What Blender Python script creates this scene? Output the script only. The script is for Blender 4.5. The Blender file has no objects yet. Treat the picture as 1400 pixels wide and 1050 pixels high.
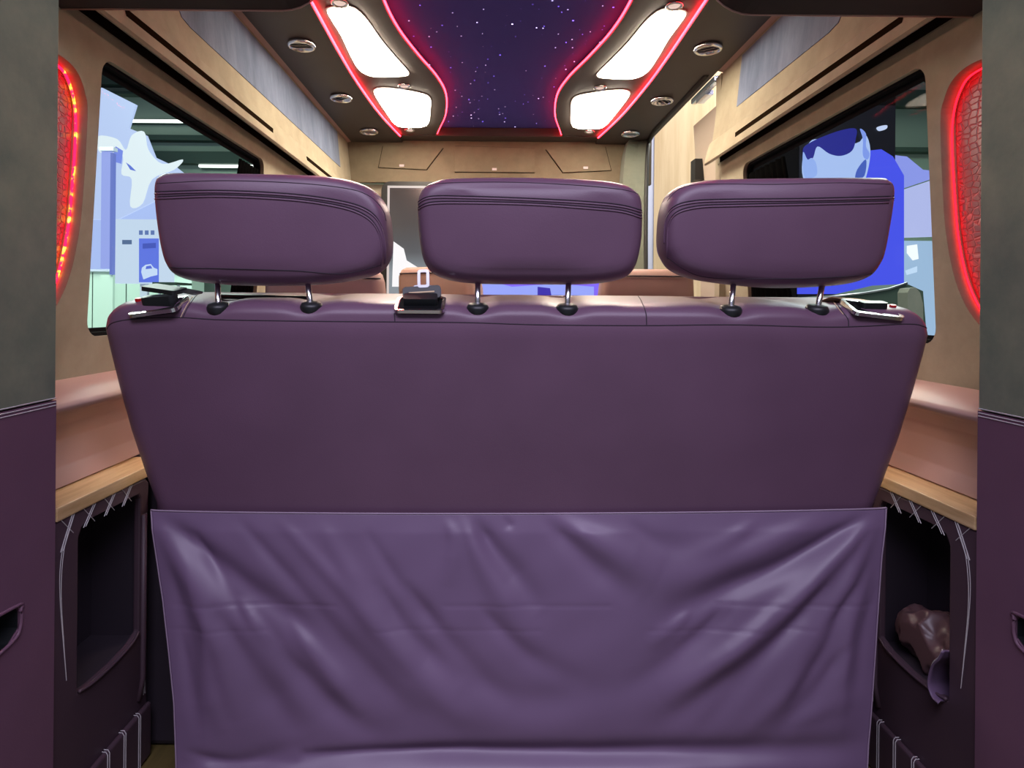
import bpy, bmesh, math, random
from mathutils import Vector, Matrix
from mathutils.bvhtree import BVHTree
from mathutils.geometry import tessellate_polygon
random.seed(7)
sc = bpy.context.scene
col = sc.collection
R = math.radians
# ------------------------------------------------------------------ camera
CX, CZ, F, VX, VY, ROLL = -0.046, 0.93, 850.0, 669.0, 418.0, R(0.5)
CAM = Vector((CX, 0, CZ))
cd = bpy.data.cameras.new('camera'); cam = bpy.data.objects.new('camera', cd); col.objects.link(cam)
cam.matrix_world = Matrix.Translation(CAM) @ Matrix.Rotation(R(90), 4, 'X') @ Matrix.Rotation(ROLL, 4, 'Z')
cd.sensor_width = 36; cd.lens = F / 1400 * 36
cd.shift_x = (700 - VX) / 1400; cd.shift_y = -(525 - VY) / 1400
cd.clip_start = 0.02; cd.clip_end = 200
sc.camera = cam
def ray(px, py):
    dx, dy = px - VX, py - VY
    c, s = math.cos(ROLL), math.sin(ROLL)
    return Vector(((dx*c + dy*s)/F, 1.0, -(-dx*s + dy*c)/F))
def at(px, py, Y): return CAM + ray(px, py) * Y            # measured point at depth Y
def at_z(px, py, z):
    d = ray(px, py); return CAM + d * ((z - CZ) / d.z)
def at_x(px, py, x):
    d = ray(px, py); return CAM + d * ((x - CX) / d.x)
def at_plane(px, py, p, n):
    d = ray(px, py); return CAM + d * ((p - CAM).dot(n) / d.dot(n))

# ------------------------------------------------------------------ materials
def srgb(r, g, b):
    f = lambda c: (c/255/12.92) if c/255 <= .04045 else ((c/255 + .055)/1.055)**2.4
    return (f(r), f(g), f(b), 1)
def nodes(name):
    m = bpy.data.materials.new(name); m.use_nodes = True
    nt = m.node_tree
    return m, nt, nt.nodes['Principled BSDF'], nt.nodes['Material Output']
def setp(b, **k):
    for n, v in k.items():
        n = n.replace('_', ' ')
        if n in b.inputs: b.inputs[n].default_value = v
def texco(nt, scale=(1, 1, 1)):
    t = nt.nodes.new('ShaderNodeTexCoord'); mp = nt.nodes.new('ShaderNodeMapping')
    mp.inputs['Scale'].default_value = scale
    nt.links.new(t.outputs['Object'], mp.inputs['Vector']); return mp.outputs['Vector']
def noise(nt, vec, scale, detail=3, rough=.55):
    n = nt.nodes.new('ShaderNodeTexNoise'); n.inputs['Scale'].default_value = scale
    n.inputs['Detail'].default_value = detail; n.inputs['Roughness'].default_value = rough
    nt.links.new(vec, n.inputs['Vector']); return n.outputs['Fac']
def ramp(nt, fac, stops):
    r = nt.nodes.new('ShaderNodeValToRGB'); e = r.color_ramp.elements
    e[0].position, e[0].color = stops[0]; e[1].position, e[1].color = stops[-1]
    for p, c in stops[1:-1]:
        x = e.new(p); x.color = c
    nt.links.new(fac, r.inputs['Fac']); return r.outputs['Color']
def bump(nt, fac, b, strength, dist=.001):
    n = nt.nodes.new('ShaderNodeBump'); n.inputs['Strength'].default_value = strength
    n.inputs['Distance'].default_value = dist
    nt.links.new(fac, n.inputs['Height']); nt.links.new(n.outputs['Normal'], b.inputs['Normal'])
def plain(name, c, rough=.5, metal=0, spec=.5):
    m, nt, b, o = nodes(name); setp(b, Base_Color=c, Roughness=rough, Metallic=metal, Specular_IOR_Level=spec); return m
def leather(name, c, rough=.45, scale=420, strength=.25, spec=.45):
    m, nt, b, o = nodes(name); v = texco(nt)
    setp(b, Roughness=rough, Specular_IOR_Level=spec)
    k = [max(0, x) for x in c[:3]]
    cc = ramp(nt, noise(nt, v, 6, 2), [(.3, (k[0]*.93, k[1]*.93, k[2]*.93, 1)), (.7, (k[0]*1.06, k[1]*1.06, k[2]*1.06, 1))])
    nt.links.new(cc, b.inputs['Base Color'])
    bump(nt, noise(nt, v, scale, 2), b, strength, .0006)
    return m
def suede(name, c1, c2, scale=(9, 9, 9), rough=.95):
    m, nt, b, o = nodes(name); v = texco(nt, scale)
    setp(b, Roughness=rough, Specular_IOR_Level=.15, Sheen_Weight=.15)
    nt.links.new(ramp(nt, noise(nt, v, 1.3, 6, .65), [(.3, c1), (.7, c2)]), b.inputs['Base Color'])
    bump(nt, noise(nt, texco(nt), 900, 2), b, .2, .0006)
    return m
def wood(name, c1, c2, scale):
    m, nt, b, o = nodes(name); v = texco(nt, scale)
    setp(b, Roughness=.45)
    nt.links.new(ramp(nt, noise(nt, v, 1, 6, .65), [(.32, c1), (.68, c2)]), b.inputs['Base Color'])
    return m
def emit(name, c, s):
    m, nt, b, o = nodes(name)
    setp(b, Base_Color=(.0, .0, .0, 1), Emission_Color=c, Emission_Strength=s, Roughness=.4); return m
def glass(name, tint=(1, 1, 1, 1), gloss=.08):
    m, nt, b, o = nodes(name); nt.nodes.remove(b)
    t = nt.nodes.new('ShaderNodeBsdfTransparent'); t.inputs[0].default_value = tint
    g = nt.nodes.new('ShaderNodeBsdfGlossy'); g.inputs['Roughness'].default_value = .02
    x = nt.nodes.new('ShaderNodeMixShader'); x.inputs[0].default_value = gloss
    nt.links.new(t.outputs[0], x.inputs[1]); nt.links.new(g.outputs[0], x.inputs[2]); nt.links.new(x.outputs[0], o.inputs['Surface'])
    return m

BROWN = (.135, .078, .098, 1)
M = {}
M['bench'] = leather('bench_leather', (.145, .076, .125), .40)
M['cloth'] = leather('pocket_leather', (.165, .105, .185), .42, 500, .12)
M['pipe'] = leather('piping_leather', (.30, .22, .30), .5)
M['seam'] = plain('seam_thread', (.035, .022, .035, 1), .8)
M['white_thread'] = plain('white_thread', srgb(205, 200, 200), .8)
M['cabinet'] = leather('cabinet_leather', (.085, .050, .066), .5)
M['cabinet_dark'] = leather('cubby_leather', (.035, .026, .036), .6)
M['door_leather'] = leather('door_leather', (.19, .095, .145), .5)
M['ledge'] = leather('ledge_leather', (.55, .35, .30), .5)
M['tan_leather'] = leather('seat_leather', (.42, .27, .23), .5)
M['suede_dark'] = suede('dark_suede', srgb(96, 108, 92), srgb(134, 138, 114), (5, 5, 5))
M['suede_black'] = suede('headliner_suede', srgb(36, 27, 25), srgb(50, 39, 34), (6, 6, 6))
M['suede_beige'] = suede('beige_suede', srgb(140, 132, 110), srgb(160, 152, 128), (8, 8, 8))
M['suede_front'] = suede('bulkhead_suede', srgb(116, 106, 88), srgb(132, 122, 102), (8, 8, 8))
M['suede_grey'] = suede('grey_suede', srgb(80, 92, 114), srgb(116, 128, 150), (9, 9, 2.5))
M['ceil_side'] = leather('ceiling_leather', (.060, .046, .042), .55)
M['tray'] = leather('light_tray_leather', (.105, .085, .075), .6)
M['wood'] = wood('oak_shelf', srgb(198, 158, 106), srgb(240, 208, 156), (40, 4, 40))
M['wood_panel'] = wood('pale_oak_panel', srgb(205, 178, 132), srgb(232, 210, 168), (14, 14, .8))
M['floor'] = wood('van_floor', srgb(96, 84, 48), srgb(122, 106, 62), (30, 3, 3))
M['black'] = plain('black_plastic', (.012, .014, .015, 1), .42)
M['matte_black'] = plain('matte_black', (.005, .005, .006, 1), .9, 0, .1)
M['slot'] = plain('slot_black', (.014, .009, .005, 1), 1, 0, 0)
M['chrome'] = plain('chrome', (.82, .82, .84, 1), .2, 1)
M['steel'] = plain('brushed_steel', (.40, .41, .43, 1), .32, 1)
M['grey_plastic'] = plain('grey_plastic', srgb(120, 124, 130), .35)
M['belt'] = plain('tan_webbing', srgb(214, 186, 150), .7)
M['outlet_red'] = plain('outlet_red', (.6, .01, .015, 1), .3)
M['pouch'] = leather('pouch_leather', (.13, .07, .075), .35)
M['curtain'] = plain('black_curtain', (.003, .003, .003, 1), 1, 0, 0)
M['rim'] = suede('shaded_rim_suede', srgb(70, 54, 44), srgb(84, 66, 52))  # beige rim in its unlit tone, shade put into the colour
M['pillar'] = suede('grey_green_trim', srgb(104, 112, 100), srgb(120, 126, 112), (5, 5, 5), .7)
M['rubber'] = plain('rubber_seal', (.02, .022, .02, 1), .6)
M['grey_trim'] = plain('warm_grey_trim', srgb(176, 164, 148), .5)
M['blue_glass'] = plain('blue_grey_glass', srgb(70, 86, 104), .1, .2)
M['lamp'] = emit('lamp_panel', (1, .87, .70, 1), 33)
M['red_led'] = emit('red_led', (1, .016, .03, 1), 24)
m, nt, b, o = nodes('red_led_left'); nz = noise(nt, texco(nt), 55, 2)
nt.links.new(ramp(nt, nz, [(.50, (1, .004, .03, 1)), (.57, (1, .14, .01, 1)), (.66, (1, .5, .06, 1))]), b.inputs['Emission Color']); setp(b, Base_Color=(0, 0, 0, 1), Emission_Strength=7)
M['led_left'] = m
M['led_right'] = emit('red_led_right', (1, .004, .012, 1), 8)
M['lens'] = emit('small_lens', (1, .72, .62, 1), .8)
M['glass'] = glass('window_glass', (.95, .97, .96, 1), .004)
M['dark_glass'] = glass('dark_window_glass', (.05, .06, .06, 1), .06)
# star cloth: fibre-optic points
m, nt, b, o = nodes('star_cloth'); setp(b, Base_Color=srgb(76, 76, 158), Roughness=.9, Specular_IOR_Level=.1)
v = texco(nt, (1, 1, 0))
vo = nt.nodes.new('ShaderNodeTexVoronoi'); vo.inputs['Scale'].default_value = 34; nt.links.new(v, vo.inputs['Vector'])
sep = nt.nodes.new('ShaderNodeSeparateColor'); nt.links.new(vo.outputs['Color'], sep.inputs[0])
rad = nt.nodes.new('ShaderNodeMath'); rad.operation = 'MULTIPLY_ADD'; nt.links.new(sep.outputs[0], rad.inputs[0])
rad.inputs[1].default_value = .085; rad.inputs[2].default_value = .03
lt = nt.nodes.new('ShaderNodeMath'); lt.operation = 'LESS_THAN'
nt.links.new(vo.outputs['Distance'], lt.inputs[0]); nt.links.new(rad.outputs[0], lt.inputs[1])
ml = nt.nodes.new('ShaderNodeMath'); ml.operation = 'MULTIPLY'; nt.links.new(lt.outputs[0], ml.inputs[0])
pw = nt.nodes.new('ShaderNodeMath'); pw.operation = 'MULTIPLY'; nt.links.new(sep.outputs[1], pw.inputs[0]); pw.inputs[1].default_value = 7
nt.links.new(pw.outputs[0], ml.inputs[1]); nt.links.new(ml.outputs[0], b.inputs['Emission Strength'])
cr = ramp(nt, sep.outputs[2], [(.2, (.16, .10, 1, 1)), (.6, (.30, .16, 1, 1)), (.95, (.6, .5, 1, 1))])
nt.links.new(cr, b.inputs['Emission Color'])
M['stars'] = m
# crocodile leather
m, nt, b, o = nodes('crocodile_leather'); setp(b, Roughness=.35, Specular_IOR_Level=.6)
v = texco(nt, (1, 1, 1.7))
vo = nt.nodes.new('ShaderNodeTexVoronoi'); vo.feature = 'DISTANCE_TO_EDGE'; vo.inputs['Scale'].default_value = 48
vo.inputs['Randomness'].default_value = .65; nt.links.new(v, vo.inputs['Vector'])
rp = nt.nodes.new('ShaderNodeMapRange'); rp.inputs[1].default_value = 0; rp.inputs[2].default_value = .12
nt.links.new(vo.outputs['Distance'], rp.inputs[0])
nt.links.new(ramp(nt, rp.outputs[0], [(0, (.62, .34, .32, 1)), (.6, (.42, .20, .20, 1))]), b.inputs['Base Color'])
bump(nt, rp.outputs[0], b, .9, .003)
M['croc'] = m

# ------------------------------------------------------------------ builders
WL = {}
def wl(o): return WL.get(o.name, Vector((0, 0, 0))) if o else Vector((0, 0, 0))
def thing(name, label, cat, loc=(0, 0, 0), group=None):
    o = bpy.data.objects.new(name, None); col.objects.link(o); o.empty_display_size = .05
    o.location = loc; WL[o.name] = Vector(loc); o['label'] = label; o['category'] = cat
    if group: o['group'] = group
    return o
def obj(name, bm, mat, parent=None, smooth=False, label=None, recalc=True):
    base = wl(parent)
    if recalc: bmesh.ops.recalc_face_normals(bm, faces=bm.faces[:])
    if base.length: bmesh.ops.translate(bm, verts=bm.verts[:], vec=-base)
    me = bpy.data.meshes.new(name); bm.to_mesh(me); bm.free()
    me.materials.append(M[mat] if isinstance(mat, str) else mat)
    for p in me.polygons: p.use_smooth = smooth
    o = bpy.data.objects.new(name, me); col.objects.link(o)
    if parent: o.parent = parent; WL[o.name] = base
    if label: o['label'] = label
    return o
def tag(o, label, cat, group=None):
    o['label'] = label; o['category'] = cat
    if group: o['group'] = group
    return o
def struct(o, label=None, cat='interior trim'):
    o['kind'] = 'structure'
    if label: o['label'] = label; o['category'] = cat
    return o
def weighted(o, width=.004, seg=2, ang=40):
    md = o.modifiers.new('bevel', 'BEVEL'); md.width = width; md.segments = seg; md.limit_method = 'ANGLE'; md.angle_limit = R(ang)
    md.harden_normals = False
    return o
def box(bm, x0, x1, y0, y1, z0, z1, mtx=None):
    vs = [bm.verts.new((x, y, z)) for x in (x0, x1) for y in (y0, y1) for z in (z0, z1)]
    for f in ((0, 1, 3, 2), (4, 6, 7, 5), (0, 4, 5, 1), (2, 3, 7, 6), (0, 2, 6, 4), (1, 5, 7, 3)):
        bm.faces.new([vs[i] for i in f])
    if mtx: bmesh.ops.transform(bm, matrix=mtx, verts=vs)
    return bm
def bx(*a, mtx=None): return box(bmesh.new(), *a, mtx=mtx)
def catmull(P, n=8, closed=False):
    P = [Vector(p) for p in P]; out = []; N = len(P)
    for i in range(N if closed else N-1):
        g = (lambda k: P[k % N]) if closed else (lambda k: P[min(max(k, 0), N-1)])
        a, b, c, d = g(i-1), g(i), g(i+1), g(i+2)
        for j in range(n):
            t = j/n
            out.append(.5*((2*b) + (c-a)*t + (2*a-5*b+4*c-d)*t*t + (3*b-a-3*c+d)*t**3))
    if not closed: out.append(P[-1])
    return out
def tube(bm, pts, r, n=8, closed=False):
    P = [Vector(p) for p in pts]; N = len(P); rings = []
    up = None
    for i in range(N):
        if closed: t = P[(i+1) % N] - P[i-1]
        else: t = P[min(i+1, N-1)] - P[max(i-1, 0)]
        if t.length < 1e-9: t = Vector((0, 0, 1))
        t.normalize()
        if up is None:
            up = Vector((0, 0, 1)) if abs(t.z) < .9 else Vector((0, 1, 0))
        a = up - t*up.dot(t)
        if a.length < 1e-6: a = t.orthogonal()
        a.normalize(); up = a; b = t.cross(a)
        rr = r[i] if isinstance(r, (list, tuple)) else r
        rings.append([bm.verts.new(P[i] + (a*math.cos(2*math.pi*k/n) + b*math.sin(2*math.pi*k/n))*rr) for k in range(n)])
    for i in range(N if closed else N-1):
        A, B = rings[i], rings[(i+1) % N]
        for k in range(n): bm.faces.new((A[k], A[(k+1) % n], B[(k+1) % n], B[k]))
    if not closed:
        bm.faces.new(rings[0][::-1]); bm.faces.new(rings[-1])
    return bm
def lathe(bm, prof, c, axis=(0, 0, 1), n=24):
    c = Vector(c); q = Vector((0, 0, 1)).rotation_difference(Vector(axis).normalized())
    rings = []
    for r, h in prof:
        rings.append([bm.verts.new(c + q @ Vector((r*math.cos(2*math.pi*k/n), r*math.sin(2*math.pi*k/n), h))) for k in range(n)])
    for A, B in zip(rings, rings[1:]):
        for k in range(n): bm.faces.new((A[k], A[(k+1) % n], B[(k+1) % n], B[k]))
    if prof[0][0] > 1e-6: bm.faces.new(rings[0][::-1])
    if prof[-1][0] > 1e-6: bm.faces.new(rings[-1])
    bmesh.ops.remove_doubles(bm, verts=bm.verts[:], dist=1e-7)
    return bm
def prism(bm, poly, vec, holes=()):
    """poly: list of 3D points (planar), extruded by vec; holes cut through."""
    vec = Vector(vec); loops = [[Vector(p) for p in poly]] + [[Vector(p) for p in h] for h in holes]
    flat = [p for l in loops for p in l]
    tris = tessellate_polygon(loops)
    A = [bm.verts.new(p) for p in flat]; B = [bm.verts.new(p + vec) for p in flat]
    for t in tris:
        try: bm.faces.new([A[i] for i in t]); bm.faces.new([B[i] for i in t][::-1])
        except ValueError: pass
    k = 0
    for l in loops:
        n = len(l)
        for i in range(n):
            a, b = k+i, k+(i+1) % n
            bm.faces.new((A[a], A[b], B[b], B[a]))
        k += n
    return bm
def rrect(x0, x1, y0, y1, r, n=6):
    out = []
    for cx, cy, a0 in ((x1-r, y1-r, 0), (x0+r, y1-r, 90), (x0+r, y0+r, 180), (x1-r, y0+r, 270)):
        for k in range(n+1):
            a = R(a0 + 90*k/n); out.append((cx + r*math.cos(a), cy + r*math.sin(a)))
    return out
def loft(bm, rings, cap=True):
    V = [[bm.verts.new(p) for p in r] for r in rings]; n = len(V[0])
    for A, B in zip(V, V[1:]):
        for k in range(n): bm.faces.new((A[k], A[(k+1) % n], B[(k+1) % n], B[k]))
    if cap:
        bm.faces.new(V[0][::-1]); bm.faces.new(V[-1])
    return bm

# ================================================================== VAN SHELL
WYL, WYR, YF = 3.5, 2.41, 3.5                   # front ends of the side walls, cab bulkhead
YD, XD = 1.0, 0.741                            # rear aperture
def wx(z): return .875 - .05*(z - .86)         # inner face of the side wall (leans in)
struct(obj('floor', bx(-.97, .97, .2, 4.6, -.04, 0), 'floor'))
LAMP_RIM = [(1.244, 1.30), (1.232, 1.345), (1.208, 1.375), (1.17, 1.388), (1.12, 1.385), (1.085, 1.36), (1.07, 1.31), (1.068, 1.0), (1.075, .93), (1.10, .888),
            (1.135, .884), (1.165, .902), (1.195, .935), (1.22, .985), (1.236, 1.05), (1.244, 1.13)]
LAMP_RIM = [(p.x, p.y) for p in catmull([(a, b, 0) for a, b in LAMP_RIM], 4, True)]
for s, side, y1 in ((-1, 'left', WYL), (1, 'right', WYR)):
    P = lambda y, z: Vector((s*wx(z), y, z))
    win = rrect(1.280, 2.2, .858, 1.437, .035)
    outer = [(YD+.005, .0), (y1, .0), (y1, 1.49), (YD+.005, 1.49)]
    bm = prism(bmesh.new(), [P(*p) for p in outer], (s*.035, 0, 0), [[P(*p) for p in win], [P(*p) for p in LAMP_RIM]])
    w = struct(obj('wall_' + side, bm, 'suede_beige'))
    # overhead duct with painted shade strip underneath, then upper wall
    prof = [(.8435, 1.491), (.842, 1.545), (.815, 1.545), (.812, 1.494), (.797, 1.486), (.792, 1.492), (.802, 1.535), (.813, 1.572), (.823, 1.58), (.832, 1.645), (.848, 1.80), (.852, 1.842), (.90, 1.842), (.90, 1.491)]
    bm = prism(bmesh.new(), [(s*x, 1.05, z) for x, z in prof], (0, y1-1.05 + (0 if s < 0 else .03), 0))
    obj('overhead_duct', bm, 'suede_beige', w)
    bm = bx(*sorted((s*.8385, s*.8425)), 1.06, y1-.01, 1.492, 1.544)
    obj('duct_shade_strip', bm, 'slot', w)  # near-black strip, the shade under the duct put into colour
    slots = [(1.28, 2.15)] + ([(2.55, 3.0)] if s < 0 else [])
    for a, b_ in slots:
        pts = [(s*.8085, a, 1.520), (s*.8085, b_, 1.520), (s*.8085, b_, 1.536), (s*.8085, a, 1.536)]
        obj('air_slot', prism(bmesh.new(), pts, (-s*.0100, 0, 0)), 'slot', w)
    obj('lower_lining', bx(*sorted((s*.872, s*.90)), 1.29, y1-.01, .001, .70), 'cabinet', w, label='dark purple leather lining')
    # grey suede insert on the upper wall
    X = lambda z: s*(.832 + (z-1.645)*.1015) - s*.002
    ye = 3.25 if s < 0 else 2.22
    ins = [(1.54, 1.70), (1.575, 1.655), (1.62, 1.648), (ye, 1.648), (ye, 1.832), (1.50, 1.832)]
    obj('suede_insert', prism(bmesh.new(), [(X(z), y, z) for y, z in ins], (s*.006, 0, 0)), 'suede_grey', w, label='grey suede insert')
    # cove strip between wall and ceiling
    bm = prism(bmesh.new(), [(s*.852, 1.05, 1.842), (s*.815, 1.05, 1.852), (s*.815, 1.05, 1.875), (s*.90, 1.05, 1.875), (s*.90, 1.05, 1.842)], (0, y1-1.05, 0))
    obj('cove_strip', bm, 'tan_leather', w)
    # window: black gasket, glass
    ins = rrect(1.288, 2.192, .866, 1.430, .03)
    wn = struct(obj('window_' + ('1' if s < 0 else '2'), prism(bmesh.new(), [P(*p) + Vector((s*.012, 0, 0)) for p in win], (s*.022, 0, 0), [[P(*p) + Vector((s*.012, 0, 0)) for p in ins]]), 'matte_black'))
    fr = rrect(1.284, 2.196, .862, 1.433, .03); f2 = [(1.294, .875), (2.18, .875), (2.18, 1.416), (1.325, 1.416), (1.294, 1.385)]
    obj('frit_band', prism(bmesh.new(), [P(*p) + Vector((s*.028, 0, 0)) for p in fr], (s*.0015, 0, 0), [[P(*p) + Vector((s*.028, 0, 0)) for p in f2]]), 'matte_black', wn)
    obj('pane', prism(bmesh.new(), [P(*p) + Vector((s*.0300, 0, 0)) for p in fr], (s*.004, 0, 0)), 'glass', wn, label='clear glass pane')
    # pleated curtain gathered at the front end of the window
    wid = .19 if s < 0 else .30
    bm = bmesh.new(); rows = []
    for j in range(9):
        z = .875 + (1.40-.875)*j/8; row = []
        for i in range(49):
            u = i/48; gather = 1 - .25*(1-abs(2*j/8-1))
            y = 2.185 - u*wid*gather*(1 - (.12 if j == 8 else 0))
            row.append(bm.verts.new(P(y, z) + Vector((s*(.015 + .006*math.sin(u*math.pi*14)), 0, 0))))
        rows.append(row)
    for A, B in zip(rows, rows[1:]):
        for i in range(48): bm.faces.new((A[i], A[i+1], B[i+1], B[i]))
    c = obj('window_curtain', bm, 'curtain', smooth=True)
    c.modifiers.new('t', 'SOLIDIFY').thickness = .002
    tag(c, 'black pleated curtain gathered at the front end of the %s side window' % side, 'curtain')
    # glowing wall lamp recess
    t = thing('recessed_wall_lamp', 'red glowing %s with crocodile leather back in the %s wall' % ('recess lit along its edge' if s < 0 else 'rounded recess', side), 'lamp', (s*.87, 1.16, .884), 'red wall lamps beside the rear openings')
    cen = Vector((0, 1.155, 1.13))
    P3 = lambda y, z, d: P(y, z) + Vector((s*d, 0, 0))
    bm = bmesh.new()
    r0 = [P3(y, z, .0355) for y, z in LAMP_RIM]; r1 = [P3(y + (1.155-y)*.02, z + (1.13-z)*.01, .060) for y, z in LAMP_RIM]
    loft(bm, [r0, r1], False); obj('recess_rim', bm, 'rim', t, True, recalc=False)
    pan = [P3(1.155 + (y-1.155)*.99, 1.13 + (z-1.13)*.99, .030) for y, z in LAMP_RIM]
    nn = len(pan); bm = bmesh.new()
    rings = [pan]
    for f in (.9, .75, .5, .25):
        rings.append([P3(1.155 + (y-1.155)*.99*f, 1.13 + (z-1.13)*.99*f, .030 - .012*(1-f*f)) for y, z in LAMP_RIM])
    loft(bm, [[p + Vector((s*.02, 0, 0)) for p in pan]] + rings)
    obj('leather_back', bm, 'croc', t, True, label='red lit crocodile leather back')
    strip = [P3(1.155 + (y-1.155)*.97, 1.13 + (z-1.13)*.98, .024) for y, z in LAMP_RIM if y > 1.16 or z < .93]
    # order the strip along the front edge, from the top round to the bottom
    strip = [P3(1.155 + (y-1.155)*.955, 1.13 + (z-1.13)*.975, .021) for y, z in
             [(p.x, p.y) for p in catmull([(1.15, 1.388, 0), (1.208, 1.375, 0), (1.244, 1.30, 0), (1.244, 1.13, 0), (1.236, 1.05, 0), (1.22, .985, 0), (1.195, .935, 0), (1.165, .902, 0), (1.12, .885, 0)], 8)]]
    obj('led_strip', tube(bmesh.new(), strip, .0026 if s < 0 else .0018), 'led_left' if s < 0 else 'led_right', t, True, label='red led strip')

# dark pillar face behind lamp recess edges is the rear door; ceiling ------------------------------------------
out_c = catmull([(.57, 1.17, 0), (.593, 1.6, 0), (.60, 1.95, 0), (.606, 2.3, 0), (.604, 2.6, 0), (.585, 3.0, 0), (.543, 3.39, 0)], 10)
inn_c = catmull([(.37, 1.17, 0), (.38, 1.6, 0), (.382, 1.89, 0), (.366, 2.10, 0), (.324, 2.318, 0), (.272, 2.542, 0), (.250, 2.754, 0), (.270, 3.03, 0), (.320, 3.28, 0), (.345, 3.40, 0)], 10)
ZC = 1.845
ce = struct(obj('ceiling', bx(-.62, .62, 1.17, 3.5, 1.902, 1.925), 'stars'), None)
for s in (-1, 1):
    poly = [(s*p.x, p.y, ZC) for p in out_c] + [(s*.543, 3.5, ZC), (s*.83, 3.5, ZC), (s*.83, 1.17, ZC)]
    obj('side_panel', prism(bmesh.new(), poly, (0, 0, .07)), 'ceil_side', ce)
    poly = [(s*(p.x+.02), p.y, ZC+.015) for p in out_c] + [(s*p.x, p.y, ZC+.015) for p in reversed(inn_c)]
    tr = obj('light_tray', prism(bmesh.new(), poly, (0, 0, .014)), 'tray', ce)
    obj('edge_light', tube(bmesh.new(), [(s*(p.x-.004), p.y, ZC+.006) for p in out_c], .004, 6), 'red_led', ce, True)
    obj('edge_light', tube(bmesh.new(), [(s*(p.x-.004), p.y, ZC+.022) for p in inn_c], .0035, 6), 'red_led', ce, True)
obj('front_panel', prism(bmesh.new(), [(-.545, 3.39, ZC+.01), (.545, 3.39, ZC+.01), (.545, 3.5, ZC+.01), (-.545, 3.5, ZC+.01)], (0, 0, .045)), 'ceil_side', ce)
# lamps in the trays
L1 = [(451, 13), (480, 11), (500, 26), (520, 54), (540, 78), (556, 96), (556, 102), (530, 104), (508, 103), (491, 94), (478, 72), (467, 48), (450, 20)]
L2 = [(513, 123), (531, 121), (571, 127), (587, 134), (588, 149), (583, 171), (554, 173), (540, 169), (526, 150), (514, 131)]
for k, L in enumerate((L1, L2)):
    pw = [at_z(x, y, ZC+.010) for x, y in L]
    pw = catmull(pw, 3, True)
    for s in (-1, 1):
        pts = [Vector(((-s)*p.x, p.y, p.z)) for p in pw]
        # half of the van's width is the same on both sides
        c = sum(pts, Vector())/len(pts)
        t = thing('ceiling_lamp', '%s glowing white ceiling lamp in the %s ceiling tray' % (('long rear', 'short front')[k], ('left', 'right')[s > 0]), 'lamp', (c.x, c.y, c.z), 'ceiling lamps in the red edged trays')
        obj('lamp_housing', prism(bmesh.new(), [c + (p-c)*1.04 + Vector((0, 0, .001)) for p in pts], (0, 0, .004)), 'tray', t)
        obj('diffuser', prism(bmesh.new(), [p + Vector((0, 0, -.004)) for p in pts], (0, 0, .004)), 'lamp', t, label='glowing white diffuser')
# small chrome reading lights
RL = [(.514, 1.91, 'rearmost', 'behind the long lamp'), (.414, 2.63, 'middle', 'between the two lamps'), (.475, 3.29, 'frontmost', 'ahead of the short lamp')]
proto = None
def copy_tree(o, parent=None):
    c = o.copy(); col.objects.link(c)
    if parent: c.parent = parent
    for ch in [x for x in bpy.data.objects if x.parent == o]: copy_tree(ch, c)
    return c
for s in (-1, 1):
    for x, y, n, w in RL:
        lab = 'small round chrome reading light %s in the %s ceiling tray' % (w, ('left', 'right')[s > 0])
        if proto is None:
            proto = thing('reading_light', lab, 'light', (s*x, y, ZC+.015), 'chrome reading lights in the ceiling trays')
            obj('bezel', lathe(bmesh.new(), [(.026, 0), (.028, -.005), (.024, -.009), (.019, -.006), (.018, 0)], (s*x, y, ZC+.015)), 'chrome', proto, True)
            obj('lens', lathe(bmesh.new(), [(.0185, -.001), (.016, -.006), (.0, -.007)], (s*x, y, ZC+.015)), 'lens', proto, True)
        else:
            o = copy_tree(proto); o.location = (s*x, y, ZC+.015); o['label'] = lab
# air vents
VN = [(.713, 2.18, 'nearest the rear'), (.706, 2.735, 'middle of three'), (.685, 3.26, 'nearest the cab')]
vp = None
for s in (-1, 1):
    for x, y, w in VN:
        lab = 'round chrome air vent, %s ceiling strip, %s' % (('left', 'right')[s > 0], w)
        if vp is None:
            vp = thing('air_vent', lab, 'vent', (s*x, y, ZC), 'round air vents on the ceiling')
            c = (s*x, y, ZC)
            obj('bezel', lathe(bmesh.new(), [(.047, 0), (.05, -.006), (.047, -.014), (.040, -.016), (.036, -.010), (.036, 0)], c, n=32), 'chrome', vp, True)
            obj('throat', lathe(bmesh.new(), [(.037, -.0005), (.030, -.002), (0, -.002)], c, n=32), 'black', vp, True)
            bm = bmesh.new()
            for k in range(3):
                yy = -.018 + .018*k; hw = math.sqrt(.035**2 - yy**2)
                box(bm, -hw, hw, -.008, .008, -.001, .001, Matrix.Translation((s*x, y+yy, ZC-.008)) @ Matrix.Rotation(R(35), 4, 'X'))
            obj('flap', bm, 'steel', vp)
        else:
            o = copy_tree(vp); o.location = (s*x, y, ZC); o['label'] = lab
            o.rotation_euler.z = R(random.choice((20, -35, 50)))
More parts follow.
